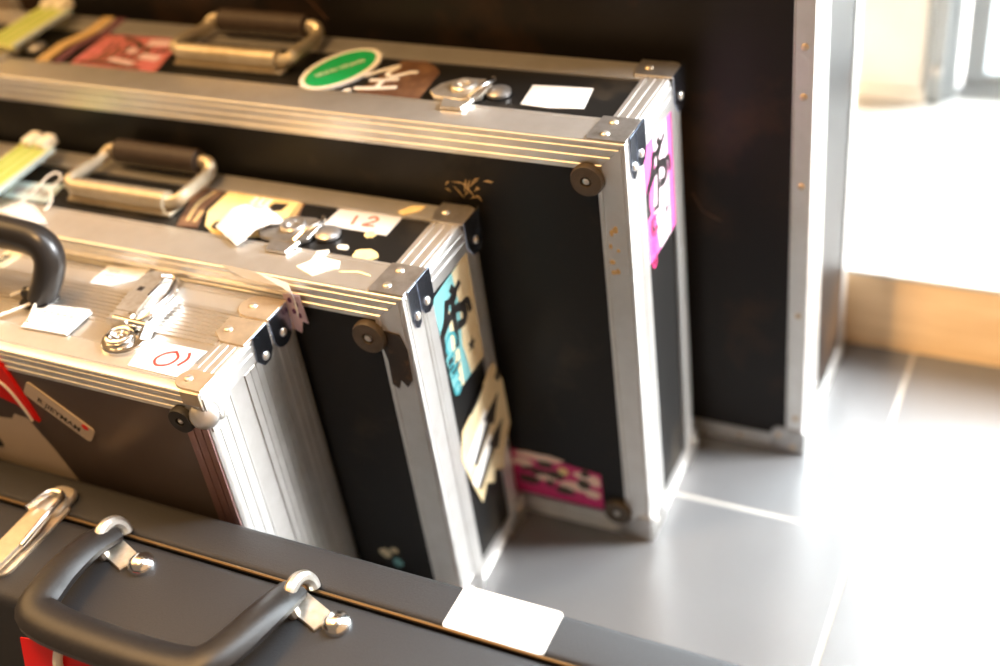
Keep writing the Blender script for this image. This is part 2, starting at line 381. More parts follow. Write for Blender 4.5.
def f(mb):
    mb.mat(0).prism(tD, [(-.652, .040), (-.660, .116), (-.556, .119), (-.536, .043)], 0, .0005)
    mb.mat(1)
    for i in range(7):
        x = -.632 + i * .009; mb.ribbon(tD, [(x, .048), (x + .004, .07 + .01 * (i % 3)), (x - .003, .098)], .0045, 0, .0008)
    mb.mat(2)
    for pts, w in (([(-.592, .105), (-.565, .108)], .014), ([(-.580, .075), (-.553, .072)], .012), ([(-.612, .062), (-.575, .056)], .008), ([(-.605, .085), (-.592, .084)], .010)): mb.ribbon(tD, pts, w, 0, .0009)
    mb.mat(3)
    for pts, w in (([(-.63, .112), (-.605, .104), (-.59, .09)], .006), ([(-.57, .088), (-.555, .092)], .006), ([(-.645, .05), (-.60, .052), (-.56, .047)], .004)): mb.ribbon(tD, pts, w, 0, .0011)
sticker(D, 'torn_sticker', 'torn pink and white sticker left of the handle', ['pink_muted', 'tape_brown', 'pink_pale', 'olive'], f)
def f(mb):
    mb.mat(0).ribbon(tD, [(-.690, .040), (-.694, .08), (-.684, .118), (-.688, TD)], .016, 0, .0024)
    mb.mat(1).ribbon(tD, [(-.668, .040), (-.674, .08), (-.664, .118), (-.668, TD)], .011, 0, .0026)
sticker(D, 'tape_strip', 'tan and purple tape strips across the top', ['tape_tan', 'tape_purple'], f)
eD = lambda a, b, h=0.: END(a, b, h - .0016)
def graffiti(mb, fr, x0, z0, s, w=.0055):
    S = lambda pts: sp2([(x0 + a * s, z0 + b * s) for a, b in pts], 5)
    for pts, k in (([(.30, .40), (.18, .15), (.05, .02), (.02, -.18), (.06, -.32)], 1.), ([(.05, .02), (.25, .12), (.5, .14), (.66, .02), (.62, -.14), (.44, -.1)], 1.1), ([(.42, .36), (.40, .14), (.38, -.10), (.34, -.38)], .9), ([(.22, .33), (.46, .36), (.66, .44)], .8), ([(.42, .50), (.50, .36), (.44, .30)], .9), ([(.14, -.40), (.12, -.54), (.2, -.62), (.3, -.58)], 1.), ([(.58, .10), (.76, .08), (.8, -.12)], .8)):
        mb.ribbon(fr, S(pts), w * k, 0, .0010)
def star(c, r): return [(c[0] + (r if i % 2 == 0 else r * .4) * math.sin(i * PI / 5 + .3), c[1] + (r if i % 2 == 0 else r * .4) * math.cos(i * PI / 5 + .3)) for i in range(10)]
def f(mb):
    mb.mat(0).prism(eD, [(.0455, .330), (.0455, .452), (.118, .455), (.118, .330)], 0, .0006)
    mb.mat(1).prism(eD, [(.075, .330), (.062, .380), (.072, .420), (.068, .4545), (.105, .4555), (.104, .330)], 0, .0008)
    mb.mat(2); graffiti(mb, eD, .046, .406, .080, .0078)
    mb.prism(eD, star((.096, .362), .0075), 0, .0011)
    for z in (.366, .374): mb.prism(eD, ell((.066, z + .006), .004, .003, 0, 10), 0, .0010)
    mb.mat(3).text(eD, 'Chiro', .024, (.058, .348), -PI / 2, 0, .0011)
sticker(D, 'pink_sticker', 'pink and white graffiti sticker', ['pink', 'pink_pale', 'ink', 'magenta'], f)
fD = lambda a, b, h=0.: FRONT(a, b, h - .0016)
def blob(c, rx, ry, seed, n=16):
    rr = random.Random(seed); return [(c[0] + rx * (1 + .35 * (rr.random() - .5)) * math.cos(2 * PI * i / n), c[1] + ry * (1 + .35 * (rr.random() - .5)) * math.sin(2 * PI * i / n)) for i in range(n)]
def f(mb):
    mb.mat(0).prism(fD, [(-.215, .098), (-.054, .0815), (-.054, .0300), (-.215, .0300)], 0, .0006)
    k = 0
    for x, z, rx, rz, m in ((-.125, .088, .030, .005, 1), (-.075, .074, .010, .006, 1), (-.062, .070, .007, .008, 1), (-.085, .056, .018, .007, 1), (-.120, .060, .013, .006, 1), (-.145, .076, .012, .006, 1), (-.065, .050, .009, .006, 1), (-.175, .07, .02, .012, 1),
                           (-.118, .079, .010, .005, 2), (-.132, .066, .016, .005, 2), (-.108, .066, .011, .006, 2), (-.075, .062, .008, .007, 2), (-.140, .052, .014, .006, 2), (-.098, .046, .011, .006, 2), (-.072, .078, .005, .005, 2), (-.115, .052, .005, .006, 2), (-.17, .055, .012, .008, 2),
                           (-.097, .075, .006, .005, 3), (-.140, .062, .005, .003, 0), (-.122, .045, .010, .004, 0)):
        k += 1; mb.mat(m).prism(fD, blob((x, z), rx, rz, k), 0, .0008 + .00004 * k)
sticker(D, 'patterned_sticker', 'magenta, cream and black patterned sticker at the foot of the front', ['magenta', 'salmon', 'olive', 'yellow_paper'], f)
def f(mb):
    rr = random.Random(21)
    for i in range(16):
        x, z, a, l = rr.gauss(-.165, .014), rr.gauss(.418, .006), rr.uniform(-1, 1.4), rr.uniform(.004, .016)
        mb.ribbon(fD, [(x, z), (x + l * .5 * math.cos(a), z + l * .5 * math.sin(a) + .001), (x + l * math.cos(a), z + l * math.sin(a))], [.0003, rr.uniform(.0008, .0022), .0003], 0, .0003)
sticker(D, 'scuff_sheen_marks', 'pale scuff marks and painted golden sheen', ['tape_tan'], f)  # tan strokes: scuffs plus a golden reflection painted in
def f(mb):
    rr = random.Random(3)
    for i in range(9):
        mb.prism(lambda a, b, h=0.: FRONT(a, b, h), blob((-.017 + rr.uniform(-.006, .006), .375 + rr.uniform(-.028, .028)), rr.uniform(.001, .003), rr.uniform(.0012, .004), i + 40, 8), 0, .0004)
sticker(D, 'glue_spots', 'yellowish glue spots on the front rail', ['tape_tan'], f)

# =================================================================== 3. black flight case with number 12
K = thing('flight_case', 'black flight case with a label reading 12 on top, behind the silver case', 'flight case', (-.5035, .7110, 0), -.0025)
LC, TC, HC = .74, .1470, .402
flight_case(K, LC, TC, HC, [[.032, .032], [.046, .030], [.028, .028]], std_grooves(), 'case_body', 'black', .013)
corner_front(K, TC, HC, .034, .003, .046); corner_back(K, TC, HC, .036, .030); corner_low(K, TC, HC); corner_low(K, TC, HC, True)
bumper(K, FRONT, (-.040, .356), .0165)
bail_handle(K, HC, -.428, -.288, .071, .064, .018)
butterfly_latch(K, HC, -.150, .068, 'steel', 1.05)
butterfly_latch(K, HC, -.580, .068, 'steel')
tK = top_frame(HC - .0016); eK = eD; fK = fD
def f(mb):
    mb.mat(0).prism(tK, [(-.249, .058), (-.262, .080), (-.264, .132), (-.180, .137), (-.171, .057), (-.20, .050), (-.232, .047)], 0, .0007)
    mb.mat(1).prism(tK, [(-.205, .088), (-.203, .110), (-.187, .112), (-.188, .100), (-.197, .096)], 0, .0010)
    mb.prism(tK, [(-.245, .118), (-.228, .120), (-.222, .128), (-.240, .124)], 0, .0010)
    mb.prism(tK, blob((-.236, .062), .007, .008, 5), 0, .0010)
sticker(K, 'yellow_sticker', 'yellowed torn sticker with black shapes', ['yellow_paper', 'ink'], f)
for nm, poly, ribs in (('left', [(-.278, .050), (-.296, .10), (-.292, .1177), (-.268, .1177), (-.268, .085), (-.254, .052)], ([(-.272, .06), (-.281, .09), (-.277, .115)], [(-.264, .060), (-.268, .08)])),
                       ('right', [(-.168, .052), (-.158, .053), (-.164, .09), (-.172, .1177), (-.178, .1177), (-.174, .09)], ([(-.166, .055), (-.170, .09), (-.175, .116)],))):
    def f(mb):
        mb.mat(0).prism(tK, poly, 0, .0007); mb.mat(1)
        for pts in ribs: mb.ribbon(tK, sp2(pts, 4), .004, 0, .0009)
    sticker(K, 'tape_remains', 'brown tape remains at the %s of the yellow sticker' % nm, ['tape_brown', 'tape_tan'], f)
def f(mb):
    mb.mat(0).prism(tK, [(-.1335, .088), (-.1320, .117), (-.088, .121), (-.064, .1235), (-.064, .0865)], 0, .0007)
    mb.mat(1).ribbon(tK, [(-.108, .110), (-.106, .095)], .0028, 0, .0010)
    mb.ribbon(tK, sp2([(-.095, .108), (-.090, .112), (-.085, .108), (-.089, .102), (-.095, .0965), (-.083, .0975)], 4), .0028, 0, .0010)
sticker(K, 'number_label', 'white label with 12 written on it', ['paper', 'brown_ink'], f)
for poly, h, m, l in (([(-.072, .124), (-.064, .136), (-.050, .139), (-.052, .130), (-.064, .120)], .0024, 'yellow_paper', 'yellow scrap on the back rail'),
                     ([(-.119, .019), (-.110, .031), (-.113, .045), (-.103, .050), (-.101, .038), (-.083, .036), (-.079, .026), (-.088, .020), (-.097, .010), (-.108, .014)], .0024, 'residue', 'white star shaped scrap on the front rail'),
                     (blob((-.094, .059), .006, .004, 3), .0009, 'residue', 'tiny white scrap'), (blob((-.066, .053), .013, .009, 9), .0012, 'yellow_paper', 'round yellow scrap'),
                     (blob((-.080, .084), .006, .005, 12), .0010, 'yellow_paper', 'small yellow scrap under the number label'), ([(-.075, .021), (-.058, .025), (-.045, .023), (-.045, .025), (-.058, .028), (-.075, .0235)], .0019, 'yellow_paper', 'thin yellow glue streak')):
    sticker(K, 'sticker_scrap', l, [m], lambda mb: mb.prism(tK, poly, 0, h))
def f(mb):
    mb.mat(0).prism(eK, [(.0545, .250), (.0470, .352), (.0470, .367), (.1165, .3735), (.1165, .250)], 0, .0006)
    mb.mat(1).prism(eK, [(.090, .250), (.083, .29), (.090, .33), (.086, .3705), (.117, .3738), (.117, .250)], 0, .0007)
    mb.prism(eK, [(.066, .250), (.064, .30), (.070, .345), (.076, .30), (.074, .250)], 0, .00072)
    mb.mat(2); graffiti(mb, eK, .048, .322, .074, .0085)
    mb.prism(eK, star((.099, .279), .0085), 0, .0011)
    mb.mat(3).text(eK, 'Chiro', .031, (.063, .283), -PI / 2 + .03, 0, .0011)
sticker(K, 'teal_sticker', 'teal and cream graffiti sticker reading Chiro', ['teal', 'cream', 'ink', 'teal_dark'], f)
def f(mb):
    s = lambda a, b, h=0.: END(a, b, h)
    mb.mat(0).prism(s, [(.042, .178), (.052, .206), (.075, .212), (.100, .222), (.119, .230), (.131, .232), (.143, .200), (.145, .140), (.125, .118), (.118, .098), (.100, .112), (.094, .100), (.080, .112), (.066, .098), (.056, .128)], 0, .0009)
    for y0, z0, y1, z1 in ((.062, .155, .128, .198), (.062, .122, .130, .164)):
        dx, dz = y1 - y0, z1 - z0; l = math.hypot(dx, dz); ux, uz = dx / l, dz / l; nx, nz = -uz, ux
        mb.mat(1).prism(s, [(y0 + nx * .016, z0 + nz * .016), (y0 + ux * .054 + nx * .016, z0 + uz * .054 + nz * .016), (y0 + ux * .054, z0 + uz * .054), (y0, z0)], 0, .0012)
        mb.mat(2).prism(s, [(y0 + a * ux + c_ * nx, z0 + a * uz + c_ * nz) for a, c_ in ((0, .001), (.044, .001), (.044, .009), (.078, -.004), (.048, -.018), (.046, -.009), (0, -.009))], 0, .0014)
    mb.mat(2).ribbon(s, [(.072, .212), (.090, .217), (.104, .224)], .003, 0, .0012)
    mb.prism(s, [(.128, .214), (.136, .221), (.141, .212), (.135, .204)], 0, .0012)
sticker(K, 'arrow_sticker', 'torn cream sticker with two black arrows', ['cream', 'white_print', 'ink'], f)
def f(mb):
    mb.prism(FRONT, [(-.032, .358), (-.024, .364), (-.010, .362), (-.005, .346), (-.006, .312), (-.012, .303), (-.018, .310), (-.022, .299), (-.028, .303), (-.027, .330)], 0, .0012)
lab(sticker(K, 'gaffer_tape', 'dark torn tape on the front rail', ['gaffer'], f), 'dark torn tape patch below the round bumper')
def f(mb):
    mb.mat(0).prism(fK, blob((-.087, .058), .007, .007, 2), 0, .0006); mb.prism(fK, blob((-.075, .066), .005, .004, 4), 0, .0006)
    mb.mat(1).prism(fK, blob((-.074, .048), .006, .006, 6), 0, .0006); mb.mat(2).prism(fK, blob((-.086, .048), .005, .004, 7), 0, .0008)
sticker(K, 'small_decal', 'small cream and teal decal low on the front', ['cream', 'teal', 'ink'], f)

# =================================================================== 4. silver aluminium case
B = thing('aluminium_case', 'silver aluminium case with black moulded handle and a label marked 01 in red', 'case', (-.6240, .5720, 0), 0)
LB, TB, HB = .60, .1370, .38
gB = std_grooves()
gB[(2, 1, 0)] = [(.30, .34), (.97, .995)]
gB[(0, 1, 2)] = [(.30, .34), (.62, .66), (.92, .96)]
mb = MB(); mb.box((-LB + .0016, .0016, .0016), (-.0016, TB - .0016, HB - .0016)); mb.build('case_body', 'alu_sheet', B, smooth=0)
boxB = ((-LB, 0, 0), (0, TB, HB)); wB = [[.026, .026], [.036, .030], [.024, .024]]
for a in range(3):
    for sb in (0, 1):
        for sc_ in (0, 1):
            low = (a == 2 and sb == 1 and sc_ == 0)
            r = rail_mb(boxB, wB, a, sb, sc_, gB).build('edge_rail', 'alu', B, smooth=30)
# front sheet, brownish, with a maroon upright at the right
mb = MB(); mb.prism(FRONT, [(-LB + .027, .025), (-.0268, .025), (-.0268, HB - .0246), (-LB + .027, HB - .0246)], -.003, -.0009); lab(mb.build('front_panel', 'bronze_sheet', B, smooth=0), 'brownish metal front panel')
mb = MB()
for x0, x1 in ((-.0256, -.0180), (-.0168, -.0092), (-.0080, -.0018)): mb.prism(FRONT, [(x0, .024), (x1, .024), (x1, HB - .026), (x0, HB - .026)], -.001, .0012)
lab(mb.build('upright_strip', 'maroon_metal', B, smooth=0), 'maroon tinted ridged strip at the right of the front')
# ribbed sheet on the top and end
mb = MB()
tB = top_frame(HB)
for i in range(9):
    y = .062 + i * .0052; mb.prism(tB, [(-LB + .03, y), (-.0275, y), (-.0275, y + .0036), (-LB + .03, y + .0036)], -.002, .0002)
mb.build('ribbed_top_panel', 'alu_sheet', B, smooth=0)
mb = MB()
for i in range(6):
    y = .058 + i * .0085; mb.prism(END, [(y, .026), (y + .0076, .026), (y + .0076, HB - .026), (y, HB - .026)], -.002, -.0002)
mb.build('ribbed_end_panel', 'alu_sheet', B, smooth=0)
# corner hardware
def hook_plate(mb, y0, y1, a): mb.prism(tB, [(0.0012, y0), (0.0012, y1), (-a * .55, y1)] + arc2((-a * .62, (y0 + y1) / 2), (y1 - y0) / 2, PI / 2, 1.5 * PI, 7) + [(-a * .55, y0)], 0, .0022, .0005)
mb = MB(); hook_plate(mb, .002, .026, .030)
mb.prism(FRONT, [(.0012, HB + .0015), (-.018, HB + .0015), (-.018, HB - .012), (.0012, HB - .012)], 0, .0018, .0004)
cp = lab(mb.build('corner_plate', 'brass_steel', B), 'yellowed corner plate at the front'); rivet(lambda x, y, h: tB(x, y, h + .002), (-.019, .014), cp)
mb = MB(); mb.lathe((-.001, .001, HB - .022), (1, -1, 1), [(.013, -.008), (.013, -.003), (.011, .0), (.006, .002), (0, .0025)], 20); mb.build('corner_cap', 'alu_sheet', B)
mb = MB(); mb.prism(END, [(.002, HB - .006), (.030, HB - .006), (.036, HB - .020), (.028, HB - .036), (.012, HB - .046), (.002, HB - .042)], 0, .0016, .0004)
cp = mb.build('corner_plate', 'alu_sheet', B); rivet(lambda x, y, h: END(x, y, h + .0016), (.016, HB - .034), cp)
mb = MB(); mb.prism(tB, [(0.0012, .066), (0.0012, .100), (-.036, .100), (-.036, .076), (-.024, .066)], 0, .0020, .0005)
cp = lab(mb.build('corner_plate', 'brass_steel', B), 'yellowed square plate in the middle of the edge')
mb = MB(); mb.prism(END, [(.078, HB + .001), (.100, HB + .001), (.100, HB - .026), (.093, HB - .034), (.084, HB - .034), (.076, HB - .024)], 0, .0018, .0005); lab(mb.build('end_leaf', 'dark_reflect_steel', cp), 'end leaf tinted as a dark reflection'); rivet(lambda x, y, h: tB(x, y, h + .002), (-.026, .082), cp); rivet(lambda x, y, h: END(x, y, h + .0018), (.088, HB - .026), cp)
mb = MB(); hook_plate(mb, .103, .134, .036)
cp = lab(mb.build('corner_plate', 'brass_steel', B), 'yellowed corner plate at the back')
mb = MB(); mb.prism(END, [(.104, HB + .001), (.132, HB + .001)] + arc2((.118, HB - .022), .014, 0, -PI, 8), 0, .0018, .0005); lab(mb.build('end_leaf', 'dark_reflect_steel', cp), 'end leaf tinted as a dark reflection'); rivet(lambda x, y, h: tB(x, y, h + .002), (-.024, .118), cp); rivet(lambda x, y, h: END(x, y, h + .0018), (.118, HB - .022), cp)
lab(bumper(B, FRONT, (-.024, .350), .0125, 'rubber'), 'black rubber bumper at the top corner')
# black moulded handle
h = bpy.data.objects.new('handle', None); C.objects.link(h); h.parent = B
mb = MB(); path = smooth_path([(-.233, .070, HB + .002), (-.222, .078, HB + .022), (-.219, .087, HB + .043), (-.238, .092, HB + .055), (-.300, .093, HB + .056), (-.340, .092, HB + .053), (-.358, .086, HB + .041), (-.363, .076, HB + .022), (-.364, .070, HB + .002)], 6)
mb.tube(path, [.0125 + .003 * math.sin(PI * i / (len(path) - 1)) for i in range(len(path))], 16)
mb.build('grip', 'plastic_black', h)
mb = MB()
for u in (-.234, -.364):
    mb = MB(); mb.prism(tB, rrect(u - .018, .058, u + .016, .084, .006), 0, .003, .0008); mb.tube([(u - .016, .071, HB + .007), (u + .015, .071, HB + .007)], .006, 12)
    mb.build('hinge_bracket', 'plastic_black', h)
# chrome draw latch
la = bpy.data.objects.new('latch', None); C.objects.link(la); la.parent = B
tL = lambda p, q, h=0.: tB(p + .004, q + .008, h)
fr = tL
mb = MB(); mb.prism(fr, arc2((-.128, .111), .0175, 0, PI, 10) + arc2((-.114, .036), .022, PI, 2 * PI, 10), 0, .004, .0012); mb.build('latch_plate', 'chrome', la)
mb = MB(); mb.prism(fr, arc2((-.137, .108), .0125, 0, PI, 9) + [(-.140, .058), (-.116, .058)], .010, .014, .0012)
mb.prism(fr, [(-.141, .060), (-.117, .060), (-.117, .045), (-.141, .045)], .004, .013, .0015)
mb.build('latch_lever', 'dull_chrome', la)
mb = MB(); mb.prism(frame((.004, .008, HB), (0, 1, 0), (0, 0, 1), (1, 0, 0)), [(.052, .003), (.056, .013), (.112, .015), (.120, .010), (.118, .004)], -.1235, -.1210, .0006)
mb.prism(frame((.004, .008, HB), (0, 1, 0), (0, 0, 1), (1, 0, 0)), [(.036, .003), (.046, .011), (.092, .011), (.100, .003)], -.1010, -.0985, .0006)
mb.build('side_plate', 'chrome', la)
mb = MB(); mb.tube(smooth_path([(-.114, .056, HB + .008), (-.102, .068, HB + .011), (-.100, .093, HB + .013), (-.106, .116, HB + .013), (-.114, .124, HB + .012), (-.122, .118, HB + .016)], 5), .0028, 10); mb.tube([(-.131, .058, HB + .010), (-.094, .058, HB + .009)], .004, 12)
mb.build('wire_link', 'chrome', la)
mb = MB(); mb.torus(tL(-.118, .034, .0065), (0, 0, 1), .0105, .0026, 24, 8); mb.lathe(tL(-.118, .034, .0035), (0, 0, 1), [(.0085, 0), (.0085, .0022), (.0035, .0022), (.003, .0008), (0, .0008)], 20); mb.build('lock_barrel', 'chrome', la, smooth=15)
mb = MB(); mb.prism(fr, [(-.139, .088), (-.133, .088), (-.133, .094), (-.139, .094)], .0138, .0143); mb.build('keyhole', 'ink', la)
# labels on the silver case
def f(mb):
    q = lambda a, b, h=0.: tB(a, b, h)
    mb.mat(0).grid([[q(-.205, .107, .0006), q(-.206, .137, .0006), q(-.206, .137, .0014), q(-.205, .107, .0014)], [q(-.18, .109, .0006), q(-.18, .140, .001), q(-.18, .140, .0018), q(-.18, .109, .0014)], [q(-.160, .1265, .0006), q(-.156, .143, .003), q(-.156, .143, .004), q(-.160, .1265, .0014)]])
    mb.mat(1)
    for i in range(3): mb.ribbon(q, [(-.200, .115 + i * .007), (-.186, .116 + i * .007)], .0022, 0, .0017)
sticker(B, 'price_label', 'white label behind the chrome latch', ['paper', 'grey_ink'], f)
def f(mb):
    mb.mat(0).prism(tB, [(-.0855, .0148), (-.0925, .0505), (-.0275, .0515), (-.0310, .0135)], 0, .0008)
    mb.mat(1).ribbon(tB, sp2([(-.053, .0430), (-.062, .038), (-.066, .029), (-.060, .0225), (-.050, .026), (-.047, .036), (-.054, .0430)], 5), .0024, 0, .0011)
    mb.ribbon(tB, sp2([(-.041, .045), (-.0375, .037), (-.041, .027)], 4), .0026, 0, .0011)
sticker(B, 'number_label', 'white label with 01 written in red', ['paper', 'red_ink'], f)
def f(mb):
    mb.mat(0).prism(tB, [(-.335, .104), (-.335, .140), (-.309, .140), (-.316, .106)], 0, .0008)
    mb.mat(1).prism(tB, [(-.333, .112), (-.333, .124), (-.320, .126), (-.322, .113)], 0, .0010); mb.mat(0).prism(tB, [(-.330, .116), (-.330, .120), (-.325, .121), (-.325, .117)], 0, .0012)
sticker(B, 'code_label', 'cream label with black mark beside the handle', ['cream', 'ink'], f)
# name plate on the front
npf = lambda a, b, h=0.: FRONT(-.2005 + a * .8137 + b * .5813, .3330 - a * .5813 + b * .8137, h - .0009)
mb = MB(); mb.prism(npf, rrect(-.010, -.0105, .066, .0105, .004), 0, .0012, .0003); npl = lab(mb.build('name_plate', 'beige_card', B, smooth=0), 'slanted cream name plate with dark letters and a red dot')
mb = MB(); mb.mat(0).text(npf, 'R JIEYMAM', .0098, (.029, -.0035), 0, 0, .0015, 1.05); mb.mat(1).prism(npf, ell((.056, .006), .0038, .0028), 0, .0015); mb.build('lettering', ['ink', 'red'], npl, smooth=0)

# =================================================================== 5. black vinyl case in the foreground
A = thing('instrument_case', 'black vinyl instrument case with leather handle and blank white label, nearest to the camera', 'instrument case', (-.02, .421, 0), 0)
LA, TA, HA = 1.22, .143, .2415
def rbox(mb, lo, hi, r, n=5):
    x0, y0, z0 = lo; x1, y1, z1 = hi
    prof = [(y0, z0), (y1, z0)] + arc2((y1 - r, z1 - r), r, 0, PI / 2, n) + arc2((y0 + r, z1 - r), r, PI / 2, PI, n)
    e = .012
    mb.grid([[(x0, (y0 + y1) / 2 + (y - (y0 + y1) / 2) * .93, z * .96) for y, z in prof], [(x0 + e, y, z) for y, z in prof], [(x1 - e, y, z) for y, z in prof], [(x1, (y0 + y1) / 2 + (y - (y0 + y1) / 2) * .93, z * .96) for y, z in prof]])
mb = MB(); rbox(mb, (-LA, .0985, 0), (0, TA, HA), .007); mb.build('lid', 'vinyl', A, smooth=50)
mb = MB(); rbox(mb, (-LA, 0, 0), (0, .0974, HA), .010); mb.build('lower_shell', 'vinyl', A, smooth=50)
mb = MB(); mb.tube([(-LA + .006, .0978, HA - .0008), (-.006, .0978, HA - .0008)], .0017, 8); mb.tube([(-.001, .0978, HA - .002), (-.001, .0978, .002)], .0022, 8); lab(mb.build('seam_piping', 'seam', A), 'dull gold piping along the seam')
tA = top_frame(HA)
hx = .02
h = bpy.data.objects.new('handle', None); C.objects.link(h); h.parent = A
def hp(x, y, z): return (x + hx, y - .423, z)
path = smooth_path([hp(-.716, .512, .250), hp(-.717, .480, .260), hp(-.714, .436, .264), hp(-.700, .408, .264), hp(-.63, .402, .264), hp(-.556, .406, .264), hp(-.533, .422, .266), hp(-.522, .475, .262), hp(-.524, .508, .250)], 6)
n = len(path)
mb = MB(); mb.tube(path, [.014 + .0045 * math.sin(PI * i / (n - 1)) for i in range(n)], 14, .62, (0, 0, 1)); mb.build('grip', 'leather', h)
for x, sx in ((-.716, 1), (-.519, 1)):
    mb = MB()
    mb.torus(hp(x + .004, .508, .247), (1, 0, .25), .0155, .0058, 20, 10, -PI * .60, PI * .60)
    mb.prism(tA, [(x + hx + .002, .070), (x + hx + .030, .060), (x + hx + .040, .078), (x + hx + .004, .092)], 0, .0035, .001)
    br = mb.build('handle_bracket', 'dull_chrome', h)
    mb = MB(); mb.lathe(hp(x + .044, .495, HA), (0, 0, 1), [(.0125, 0), (.0125, .002), (.011, .006), (.007, .009), (.003, .0102), (0, .0104)], 20); mb.build('stud', 'chrome', br)
# latch left of the handle
la = bpy.data.objects.new('latch', None); C.objects.link(la); la.parent = A
mb = MB(); lx = -.797 + hx
mb.prism(tA, rrect(lx - .020, .018, lx + .017, .112, .012), 0, .003, .0008)
mb.build('latch_plate', 'brass_steel', la)
mb = MB(); mb.prism(tA, rrect(lx - .015, .088, lx + .014, .126, .011), .002, .0075, .002); mb.build('keeper', 'dull_chrome', la)
mb = MB(); mb.prism(tA, [(lx - .010, .020), (lx + .010, .020), (lx + .012, .072), (lx + .006, .092), (lx - .006, .092), (lx - .012, .072)], .006, .011, .002); mb.build('latch_lever', 'brass_steel', la)
mb = MB(); mb.tube(smooth_path([tA(lx + .011, .050, .009), tA(lx + .013, .085, .014), tA(lx + .009, .108, .012), tA(lx, .113, .011), tA(lx - .009, .108, .012), tA(lx - .012, .085, .014)], 5), .0028, 8); mb.build('wire_link', 'chrome', la)
mb = MB(); mb.prism(tA, rrect(-.3955 + hx, .0985, -.3085 + hx, .1425, .004), -.001, .0008); 
o = lab(mb.build('blank_label', 'paper', A, smooth=0), 'blank white label with rounded corners'); 

# =================================================================== tags tied to the cases
def tube_string(parent, pts, r=.0011, name='string'):
    mb = MB(); mb.tube(smooth_path(pts, 6), r, 7); return mb.build(name, 'string', parent)
def lime_tag(name, label, loc, rz, tilt):
    t = thing(name, label, 'tag', loc, rz, 'lime striped tags on the left latches'); t.rotation_euler = (tilt, 0, rz)
    fr = frame((0, 0, 0), (1, 0, 0), (0, 1, 0), (0, 0, 1))
    mb = MB(); mb.mat(0).prism(fr, rrect(-.024, 0, .024, .096, .004), 0, .004, .0008)
    mb.mat(1)
    for x in (-.016, -.004, .009): mb.ribbon(fr, [(x, .003), (x + .002, .093)], .0042, .003, .0045)
    mb.mat(2).ribbon(fr, [(.0225, .002), (.0225, .094)], .004, .0, .0048)
    mb.build('card', ['lime', 'lime_dark', 'blue_pale'], t, smooth=0)
    for x in (-.010, .010):
        mb = MB(); mb.prism(fr, rrect(x - .007, .086, x + .007, .108, .003), .002, .012, .002); lab(mb.build('peg', 'residue', t), 'cream peg at the tag end')
    return t
lime_tag('hang_tag', 'lime striped tag on the left latch of the longer black flight case', (-1.104, .906, HD + .010), -.05, math.radians(2))
lime_tag('hang_tag', 'lime striped tag on the left latch of the black case numbered 12', (-1.020, .742, HC + .010), -.05, math.radians(3))

def f(mb):
    mb.mat(0).prism(tK, [(-.505, .050), (-.515, .080), (-.452, .086), (-.446, .052)], 0, .0008)
    mb.mat(1)
    for x, y, r in ((-.495, .066, .008), (-.476, .068, .009), (-.460, .066, .006)): mb.prism(tK, blob((x, y), r, r * .8, int(-x * 1000)), 0, .0011)
sticker(K, 'blue_sticker', 'pale blue sticker with dark shapes left of the handle', ['blue_pale', 'grey_ink'], f)
# crumpled white tag on the yellow sticker
t = thing('hang_tag', 'crumpled white paper tag lying on the yellow sticker of the black case numbered 12', 'tag', (-.702, .799, HC + .001), 0)
mb = MB(); rows = []
rr = random.Random(11)
for i in range(7):
    a = i / 6
    rows.append([(-.034 + .030 * b + a * .040 - .004 * (b - .5), -.036 + .050 * b - a * .028 + a * .006 + .004 * math.sin(5 * b), .0015 + .0085 * math.sin(PI * b) * (1 - .4 * a) + .003 * rr.random()) for b in [k / 6 for k in range(7)]])
thick = .0008
top = [[V(p) + V((0, 0, thick)) for p in r] for r in rows]
n = 7; vs = [p for r in rows for p in r] + [p for r in top for p in r]; fs = []
for i in range(6):
    for j in range(6):
        q = [i * n + j, i * n + j + 1, (i + 1) * n + j + 1, (i + 1) * n + j]; fs.append(q[::-1]); fs.append([49 + k for k in q])
for i in range(6):
    for e in (0, 6):
        fs.append([i * n + e, (i + 1) * n + e, 49 + (i + 1) * n + e, 49 + i * n + e]); fs.append([e * n + i, e * n + i + 1, 49 + e * n + i + 1, 49 + e * n + i])
mb.add(vs, fs); mb.build('paper', 'paper', t, smooth=60)
mb = MB()
for i in range(3):
    mb.box((-.012 + i * .008, -.004, .0125), (-.008 + i * .008, .008, .0128))
mb.build('print', 'salmon', t, smooth=0)

# small white tag and string at left of case 12 handle
t = thing('hang_tag', 'small white tag on a looped string at the handle of the black case numbered 12', 'tag', (-.963, .741, HC + .001), 0)
mb = MB(); fr = frame((0, 0, 0), (1, 0, 0), (0, 1, 0), (0, 0, 1)); mb.prism(fr, [(-.025, -.008), (-.012, .016), (.008, .012), (.048, -.012), (.040, -.017)], .0005, .0016); mb.build('card', 'paper', t, smooth=0)
tube_string(t, [(-.008, .008, .002), (.0, .022, .008), (.006, .040, .016), (.012, .050, .018), (.020, .046, .014), (.014, .034, .008), (.026, .020, .004), (.030, .004, .0024)])

